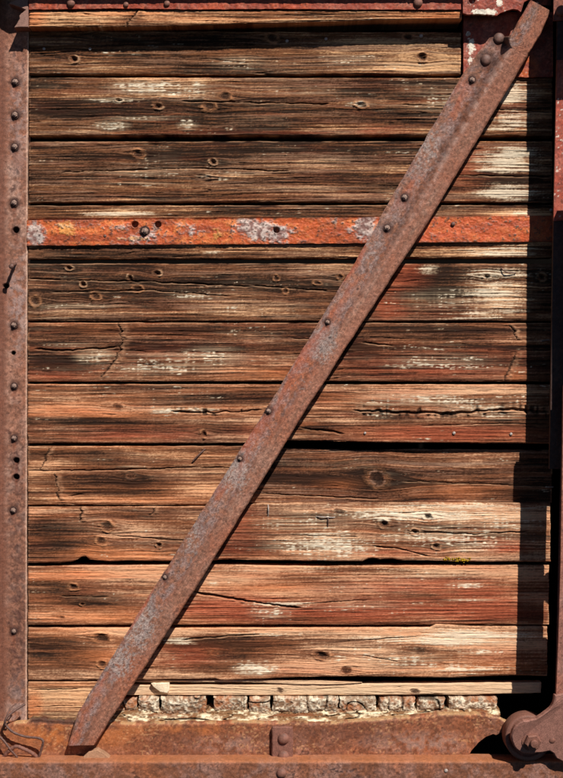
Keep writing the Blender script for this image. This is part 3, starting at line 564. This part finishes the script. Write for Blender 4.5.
o['label'] = 'red steel gusset with flaking white paint at the head of the brace'
xs = np.linspace(528, 551, 30)
o = gridplate('filler_plate', xs, -22+0*xs, 5+0*xs, 30, 8, 4, dict(REDP, base=C(80, 44, 38)), 545, M_PAINT); put(NAILM, 'nail', 537, 3.5, 9, 1.7, o)

# ------------------------------------------------------------------ diagonal brace
Lp = np.array([(531, 0), (520, 18), (510, 36), (490, 37), (464, 72), (390, 200), (370, 237), (278, 390), (160, 578), (78, 713), (67.5, 747)], float)
Rp = np.array([(551, 11), (541, 33.2), (529.5, 52.5), (527, 57), (503, 97), (427, 223.5), (403, 260), (307, 408), (190, 597), (103, 731.5), (94, 745.5)], float)
seglen = np.concatenate([[0], np.cumsum(np.hypot(*(np.diff((Lp+Rp)/2, axis=0)).T))]); T = np.arange(0, seglen[-1], 1.0)
lx, ly = np.interp(T, seglen, Lp[:, 0]), np.interp(T, seglen, Lp[:, 1]); rx, ry = np.interp(T, seglen, Rp[:, 0]), np.interp(T, seglen, Rp[:, 1])
n1 = (fbm(T/12, T*0, 551)-.5)*1.6; n2 = (fbm(T/12, T*0, 552)-.5)*1.6
lx += n1*.85; ly += n1*.53; rx += n2*.85; ry += n2*.53
v = np.linspace(0, 1, 64)[None]; X = lx[:, None]*(1-v)+rx[:, None]*v; Y = ly[:, None]*(1-v)+ry[:, None]*v
TT = np.repeat(T[:, None], 64, 1); tn = TT/T[-1]
U = TT; Vv = v*42+0*TT        # surface coords along and across, so wear follows the bar
c, H = rust(U, Vv+700, dict(base=C(142, 95, 74), lite=C(172, 132, 114), orange=C(156, 86, 54), dark=C(80, 52, 44), kl=.45, ko=.65, kd=.6), 553)
nn = fbm(X/5, Y/5, 560); n5 = fbm(X/1.8, Y/1.8, 561, 2); n6 = vn(X/0.9, Y/0.9, 566)
spl = ss(.62, .42, v+.18*(fbm(U/30, Vv/9, 567)-.5))        # scaled, greyer half on the bolted side
c = mixc(c, mixc(C(118, 92, 86)*np.ones_like(c), C(166, 142, 136), ss(.35, .65, n5)), spl*ss(.35, .62, .5*fbm(U/14, Vv/5, 568)+.5*nn)*.75)
c = mixc(c, C(158, 100, 78)*np.ones_like(c), (1-spl)*.45*ss(.3, .6, fbm(U/60, Vv/6, 569)))
c = c*(.68+.64*n6)[..., None]
c = mixc(c, C(64, 42, 36), ss(.62, .74, .6*n5+.4*n6)*(.35+.5*spl))
flz = np.zeros_like(X)
for z in [(327, 345, 16, 22, 1.2), (235, 470, 18, 24, 1.3), (250, 440, 14, 20, .8), (140, 625, 26, 34, 1.1), (120, 660, 22, 26, 1.1), (425, 145, 22, 40, .9), (300, 385, 14, 16, .5), (190, 535, 14, 26, .8), (370, 250, 16, 30, .5)]: flz = np.maximum(flz, blob(X, Y, z))
fm = ss(-.04, .2, .3*nn+.42*n5+.28*n6-(.72-.36*flz))*ss(.05, .25, flz)*ss(.95, .6, v); c = mixc(c, mixc(C(122, 106, 102)*np.ones_like(c), C(186, 168, 158), n6), fm*.75)
pk = ss(.64, .74, .5*nn+.5*n5)*np.clip(flz, 0, 1); c = mixc(c, C(52, 40, 38), pk*.8)
oz = ss(.45, .62, fbm(U/50, Vv/14, 563))*ss(.5, .0, v); c = mixc(c, C(176, 84, 50), oz*.55)
crease = np.where(TT < 60, 0.0, 0.40); cr = np.interp(TT, [0, 42, 55, 300, 850], [-.3, -.3, .34, .40, .42])
rise = np.interp(TT, [0, 60, 200, 350, 850], [23, 20, 13, 7, 5])
flange = np.interp(TT, [0, 100, 300, 600, 850], [8, 7, 13, 20, 25])
DB = flange+rise*ss(0, 1, (v-cr)/.26)
D = DB+H*.9-1.6*ss(.06, 0, v)-2*ss(.95, 1, v)**2
mlt = ss(.12, .0, np.abs(v-cr-.22))*np.interp(TT, [0, 150, 400], [1, 1, .1]); c = mixc(c, C(196, 164, 150), mlt*.45*ss(.3, .6, nn))  # ridge highlight painted along the bend, fading down the bar
c = stains(X, Y, c, [(499, 38.5, 6.6), (486, 60, 6.6), (472, 80, 4), (404.5, 197.5, 4), (387, 228, 4.2), (327.5, 322, 3.2), (268.5, 411, 3.6), (240, 458.5, 3), (165, 577, 3)], 565)
brace = sheet('diagonal_brace', X, Y, D, c, M_RUST, wall, 14, 11, DB)
def bd(x, y):
    return float(D.ravel()[np.argmin((X-x)**2+(Y-y)**2)])
BD = [(x, y, bd(x, y)) for (x, y) in ((499, 38.5), (486, 60), (472, 80), (404.5, 197.5), (387, 228), (327.5, 322), (268.5, 411), (240, 458.5), (165, 577))]
brace['label'] = 'long rusty steel brace running diagonally across the boards'
for (bx, by, d), r in zip(BD, (5.6, 5.6, 4.0, 4.0, 4.2, 3.2, 3.6, 3.0, 3.0)): put(DOME if r > 5 else NUTB, 'rivet' if r > 5 else 'bolt', bx, by, d-.3, r, brace, 0 if r > 5 else .1, bx)

# ------------------------------------------------------------------ sill, clip, lower rail
xs = np.concatenate([np.linspace(-12, 464, 560), np.linspace(464.6, 520, 90)])
yt = polyx([(-12, 724), (26, 722), (32, 717.5), (78, 721), (84, 724), (240, 722), (330, 723), (420, 716), (440, 714), (485, 714), (498, 717), (505, 721), (512, 723), (520, 723)], xs)+(fbm(xs/5, xs*0, 571)-.5)*1.6
yb = polyx([(-12, 775), (466, 775), (467, 758), (472, 750), (479, 742), (486, 737), (493, 733.5), (496, 735), (501, 732.5), (509, 729.5), (520, 729)], xs)+np.where(xs > 468, (fbm(xs/4, xs*0, 572)-.5)*1.2, 0)
nr = 80; v = np.linspace(0, 1, nr)[:, None]; X = np.repeat(xs[None], nr, 0); Y = yt[None]*(1-v)+yb[None]*v
c, H = rust(X, Y, dict(base=C(122, 72, 48), lite=C(156, 112, 94), orange=C(156, 88, 52), dark=C(78, 42, 32), kl=.5, ko=.7, kd=.8, kh=.5, orangez=[(60, 735, 60, 18, .9), (180, 730, 60, 6, .8), (120, 735, 30, 20, .6)], orangec=C(188, 108, 52), litez=[(420, 742, 60, 12, .6), (230, 745, 40, 10, .4)], litec=C(168, 138, 124), darkz=[(350, 735, 80, 10, .5)]), 573)
fl = ss(.66, .76, .6*vn(X/1.7, Y/1.4, 575)+.4*fbm(X/25, Y/9, 577)); c = mixc(c, C(214, 158, 110), fl*.4)
e = Y-yt; c = mixc(c, C(210, 170, 120), ss(2.2, .3, e)*.55*ss(.35, .6, fbm(X/8, Y/4, 576))); sm = ss(3.2, 2.0, np.abs(e-2.2+1.5*(fbm(X/4, Y*0, 578)-.5)))*ss(26, 32, X)*ss(86, 78, X); c = mixc(c, C(58, 34, 26), sm*.8); H = H*1.2-ss(2.5, 0, e)*1.5-2.2*sm
sill = sheet('sill', X, Y, 14+H, c, M_RUST, wall, 14, 10); sill['label'] = 'rusty steel sill under the boards with an arched cutout at its right end'
o = plate('clip_angle', [(272, 727), (293, 727), (293, 775), (272, 775)], 20, 5.5, M_RUST, wall, 1.0); flat_attr(o, C(128, 84, 70), 5, .4); o['label'] = 'small riveted steel clip standing on the lower rail'
put(DOMER, 'rivet', 283.5, 738.5, 20, 5.6, o); put(DOMER, 'rivet', 283.5, 756, 20, 5.6, o)
xs = np.linspace(-14, 580, 640); prof = [(-.3, 12.5), (-.25, 18), (-.2, 24), (-.15, 30), (0, 35), (.5, 37), (1.4, 37.8)]
rows = [761.5+p[0] for p in prof]+list(np.linspace(764, 800, 50)); dd = [p[1] for p in prof]+[38.0]*50
X = np.repeat(xs[None], len(rows), 0); Y = np.array(rows)[:, None]+(fbm(xs/60, xs*0, 581)-.5)[None]*1.0; Dd = np.array(dd)[:, None]+0*X
c, H = rust(X, Y-.9*Dd, dict(base=C(124, 76, 53), lite=C(152, 116, 104), orange=C(158, 90, 54), dark=C(82, 48, 38), kl=.6, ko=.6, kd=.6, orangez=[(120, 770, 50, 8, .9), (470, 768, 60, 10, .6)], litez=[(260, 770, 60, 10, .6), (350, 772, 50, 10, .5)], litec=C(150, 128, 122)), 582)
lip = ss(764, 761.5, Y); c = mixc(c, C(190, 120, 76), lip*.5); H = H*ss(761.2, 763.5, Y)  # sunlight on the top lip put into the colour as lighter orange
dk = ss(.64, .72, fbm(X/3, Y/3, 584))*blob(X, Y, (325, 772, 70, 10, 1.)); c = mixc(c, C(40, 30, 32), dk*.8)
rail_b = sheet('lower_rail', X, Y, Dd+H, c, M_RUST, wall, 38, 27); rail_b['label'] = 'rusty steel rail along the bottom with its sunlit lip painted orange'
put(DOMER, 'rivet', 281.5, 773, 38, 5.0, rail_b); put(NAILM, 'rivet', 446, 770.5, 38, 1.8, rail_b)

# ------------------------------------------------------------------ door post at the right, added shade plates beyond the frame, dark inside
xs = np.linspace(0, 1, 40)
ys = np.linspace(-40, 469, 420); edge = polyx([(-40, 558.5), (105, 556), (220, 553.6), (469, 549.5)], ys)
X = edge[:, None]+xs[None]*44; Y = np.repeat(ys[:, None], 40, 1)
c, H = rust(X, Y, dict(base=C(62, 42, 36), lite=C(80, 58, 50), orange=C(76, 44, 32), dark=C(36, 24, 22), kl=.5, ko=.4, kd=.6), 591)  # shade put into the dark base; red kept to the sunlit strip
dpost = sheet('door_post', X, Y, 35+H*.7, c, M_PAINT, wall, 35, 5); dpost['label'] = 'steel door post at the right edge with shade painted into its colour'
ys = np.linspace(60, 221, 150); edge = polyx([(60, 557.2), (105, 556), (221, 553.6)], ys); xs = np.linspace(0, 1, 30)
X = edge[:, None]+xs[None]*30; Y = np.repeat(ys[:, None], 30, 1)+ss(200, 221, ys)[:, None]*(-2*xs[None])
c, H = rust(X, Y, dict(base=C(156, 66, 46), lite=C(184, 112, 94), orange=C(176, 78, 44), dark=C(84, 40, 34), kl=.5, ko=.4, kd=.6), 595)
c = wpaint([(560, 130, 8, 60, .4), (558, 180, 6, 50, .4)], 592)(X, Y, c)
o = sheet('lit_red_strip', X, Y, 37+H*.6, c, M_PAINT, wall, 37, 3); o['label'] = 'short red painted strip for the sunlit stretch of the door post'
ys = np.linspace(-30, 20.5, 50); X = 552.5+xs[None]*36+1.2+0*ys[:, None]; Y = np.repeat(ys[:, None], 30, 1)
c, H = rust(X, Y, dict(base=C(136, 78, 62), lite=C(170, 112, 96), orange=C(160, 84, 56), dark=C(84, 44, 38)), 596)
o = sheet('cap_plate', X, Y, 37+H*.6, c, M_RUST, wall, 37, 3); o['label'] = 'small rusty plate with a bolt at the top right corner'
put(DOMER, 'rivet', 561.5, 11, 38, 5.5, o)
def boxpart(name, x0, x1, y0, y1, d0, d1, mat, parent, c=None):
    V = [];
    for d in (d0, d1):
        for (x, y) in ((x0, y0), (x1, y0), (x1, y1), (x0, y1)): V.append(((x-CX)*S, -d*S, ZC+(CY-y)*S))
    F = [(0, 1, 2, 3), (7, 6, 5, 4), (0, 4, 5, 1), (1, 5, 6, 2), (2, 6, 7, 3), (3, 7, 4, 0)]
    o = link_mesh(name, V, F, mat, parent, None if c is None else np.tile(c, (8, 1)), False); return o
boxpart('unseen_shade_plate', 561, 640, 190, 427, 58, 65, M_RUST, wall, C(130, 70, 50))  # unseen plate added to shade the post below the red strip
boxpart('unseen_shade_plate_top', 561, 640, -8, 74, 58, 65, M_RUST, wall, C(130, 70, 50))  # unseen plate added to shade the upper post
boxpart('unseen_shade_panel', 592, 1000, -60, 770, 4, 22, M_RUST, wall, C(130, 60, 44))  # unseen panel added to keep sun out of the dark opening
# inner lining: closed dark box behind the boards
for (nm, a) in (('inner_lining', (-120, 1010, -90, 840, -258, -250)), ('inner_side', (-128, -120, -90, 840, -250, -4)), ('inner_side', (1010, 1018, -90, 840, -250, -4)), ('inner_ceiling', (-120, 1010, -98, -90, -250, -4)), ('inner_floor', (-120, 1010, 840, 848, -250, 20))):
    boxpart(nm, *a[:4], a[4], a[5], M_DARK, wall)
boxpart('outer_sheeting', -120, -14, -90, 800, -6, -1, M_DARK, wall)

# small fixings on the boards
for (x, y, k, r) in [(44, 49, 'a', 1.5), (90, 49, 'a', 1.5), (287, 41, 'a', 1.6), (326, 39, 'a', 1.6), (421, 36, 'a', 1.9), (454, 433, 'h', 1.6), (511, 434, 'h', 1.5), (365, 433, 'h', 1.3), (551, 210, 'd', 1.6)]:
    put(NAILM, 'nail', x, y, 0.4, r, PL[k])
tube('nail', [(205, 449, .5), (198, 455.5, 2.0), (193, 461, 1.2)], .8, M_BOLT, PL['i'])
tube('staple', [(268, 504.5, 1), (268.5, 510, 4), (268, 517, 1)], .7, M_PALE, PL['k'])
tube('staple', [(316, 516.5, 2), (322, 517, 4), (335, 517.5, 2)], .6, M_PALE, PL['k']); tube('staple', [(328, 517.5, 3), (328.3, 522, 4), (327.5, 527, 2)], .6, M_BOLT, PL['k'])
tube('nail', [(501, 268, 1), (506, 272, 3), (516, 273, 1.5)], .6, M_BOLT, PL['f'])
tube('nail', [(549, 340, -1), (541, 341, 8)], .8, M_PALE, PL['g']); tube('nail', [(553, 487, -9), (546, 487, 6)], .8, M_PALE, PL['j'])

# ------------------------------------------------------------------ hinged stanchion at the lower right
st = empty('hinged_stanchion', (0, 0, 0), 'rusty steel stanchion hinged on a round foot at the lower right corner', 'stanchion')
ys = np.linspace(385, 700, 300); edge = polyx([(385, 563.5), (560, 560.8), (640, 558.5), (700, 556)], ys); xs = np.linspace(0, 25, 24)
X = edge[:, None]+xs[None]; Y = np.repeat(ys[:, None], 24, 1)
RB = dict(base=C(142, 92, 78), lite=C(170, 126, 112), orange=C(156, 84, 56), dark=C(82, 52, 46), kl=.6, ko=.4, kd=.6)
c, H = rust(X, Y, RB, 601); sheet('upright', X, Y, 60+H*.6, c, M_RUST, st, 60, 5)
put(DOMER, 'lug', 598, 523, 56, 15, st)
def arc(cx, cy, r, a0, a1, n):
    return [(cx+r*math.cos(math.radians(a)), cy-r*math.sin(math.radians(a))) for a in np.linspace(a0, a1, n)]
arm = [(555, 695), (553.8, 703), (550, 709), (545, 714), (537, 719.2), (527, 722)]+arc(531.5, 739, 18.6, 112, 268, 26)+[(545, 756), (552, 754.6), (556, 757), (559.5, 762.5), (566, 766), (610, 770), (610, 582), (586, 580), (583, 690)]
fb = plate('foot_bracket', arm, 63, 8, M_RUST, st, 1.2); flat_attr(fb, C(150, 104, 90), 7, .4); 
co = np.empty(len(fb.data.vertices)*3, np.float32); fb.data.vertices.foreach_get('co', co); co = co.reshape(-1, 3)
co[:, 1] += np.clip((ZC+(CY-690)*S-co[:, 2])/S/65*16, 0, 16)*S; fb.data.vertices.foreach_set('co', co.ravel()); fb.data.update()      # the arm leans in towards its hinge
fb['label'] = 'curved rusty foot arm with a round hinge eye'
VF = lathe([(12, 16), (22, 16), (22.6, 17), (22.6, 36), (21.8, 37.5), (18.5, 37.5), (17.8, 36.5), (17.8, 33), (10, 33)], 48)
o = mesh_of('hinge_ring', VF, M_BOLTR); o = put(o, 'hinge_ring', 527, 736.5, 0, 1, fb); o.location = W(527, 736.5, 30); o.location.y = 0
o = mesh_of('hex_nut', cat_vf(lathe([(10.5, 0), (10.5, 1.6), (9.8, 2.2), (.01, 2.2)], 28), hexa(8.2, 2, 8, .15), lathe([(3.8, 7.8), (3.8, 11), (3.2, 11.8), (.01, 12)], 18)), M_BOLTR, False)
put(DOMER, 'rivet', 552, 739.5, 51.5, 4.2, fb, .12); put(DOMER, 'rivet', 567, 737, 51, 5, fb, .12)
put(o, 'hex_nut', 531.5, 740, 51.2, 1, fb, .12)

# ------------------------------------------------------------------ loose things
o = tube('bent_wire', [(25, 704, 16), (14, 711, 22), (6, 719, 25), (6, 725, 24), (13, 732, 24), (25, 736.5, 24), (38, 738, 26), (43, 741, 27), (41.5, 749, 25), (38, 760, 22)], 1.25, M_BOLT)
o['label'] = 'bent rusty wire looping over the sill at the lower left corner'; o['category'] = 'wire'
o = tube('bent_wire', [(16, 703.5, 14), (10, 709, 22), (6.5, 717, 25), (9, 722, 22)], .7, M_BOLT)
o['label'] = 'short thin wire end curling against the foot of the left post'; o['category'] = 'wire'
o = tube('bent_wire', [(-4, 733, 22), (4, 741, 25), (10, 749, 26), (17, 757, 24), (20, 761, 22)], 1.1, M_BOLT)
o['label'] = 'straight wire slanting down to the lower rail at the left edge'; o['category'] = 'wire'
o = tube('rusty_rod', [(3, 758, 20), (9, 751, 24), (16, 746.5, 26), (24, 749, 26), (31, 752.5, 25), (37, 757, 22)], 1.9, M_BOLTR)
o['label'] = 'thicker bent rod lying on the rail among the wires'; o['category'] = 'rod'
def chip(name, outl, d, th, c, label, cat, tilt=0):
    o = plate(name, outl, d, th, M_CHALK, None, .7); flat_attr(o, c, 9, .5); o['label'] = label; o['category'] = cat
    return o
chip('wood_chip', [(151, 683.5), (169, 683), (169.5, 690), (167, 693.5), (160, 692), (153, 687)], 0, 5, C(236, 212, 180), 'small pale wood chip stuck on the slat right of the brace foot', 'wood chip')
chip('wood_scrap', [(83, 757), (89, 752), (97, 749.5), (103, 752.5), (112, 759.5), (83, 760)], 25, 9, C(168, 128, 100), 'broken scrap of wood lying beside the foot of the brace', 'wood scrap')
# lichen crust on the lower edge of the flaking board
mv = []; mf = []
r2 = np.random.default_rng(3)
for i in range(90):
    x = 444+r2.random()*27; y = 559.6+r2.normal()*0.8+.03*(x-457); s = .35+.75*r2.random(); cx, cy_, cz = W(x, y, 1.2+r2.random()*1.6); b = len(mv)
    for q in ((1, 0, 0), (-1, 0, 0), (0, 1, 0), (0, -1, 0), (0, 0, 1), (0, 0, -1)): mv.append((cx+q[0]*s*S*1.3, cy_+q[1]*s*S, cz+q[2]*s*S))
    for t in ((0, 2, 4), (2, 1, 4), (1, 3, 4), (3, 0, 4), (2, 0, 5), (1, 2, 5), (3, 1, 5), (0, 3, 5)): mf.append(tuple(b+k for k in t))
o = link_mesh('lichen', mv, mf, M_MOSS); o['label'] = 'yellow lichen crust along the crack under the flaking board'; o['category'] = 'lichen'; o['kind'] = 'stuff'

# put the two empties at the foot of their things without moving any part
for e, b in ((wall, (0, 0, ZC+(CY-800)*S)), (st, W(531, 762, 40))):
    e.location = b
    for ch in e.children: ch.location = Vector(ch.location)-Vector(b)
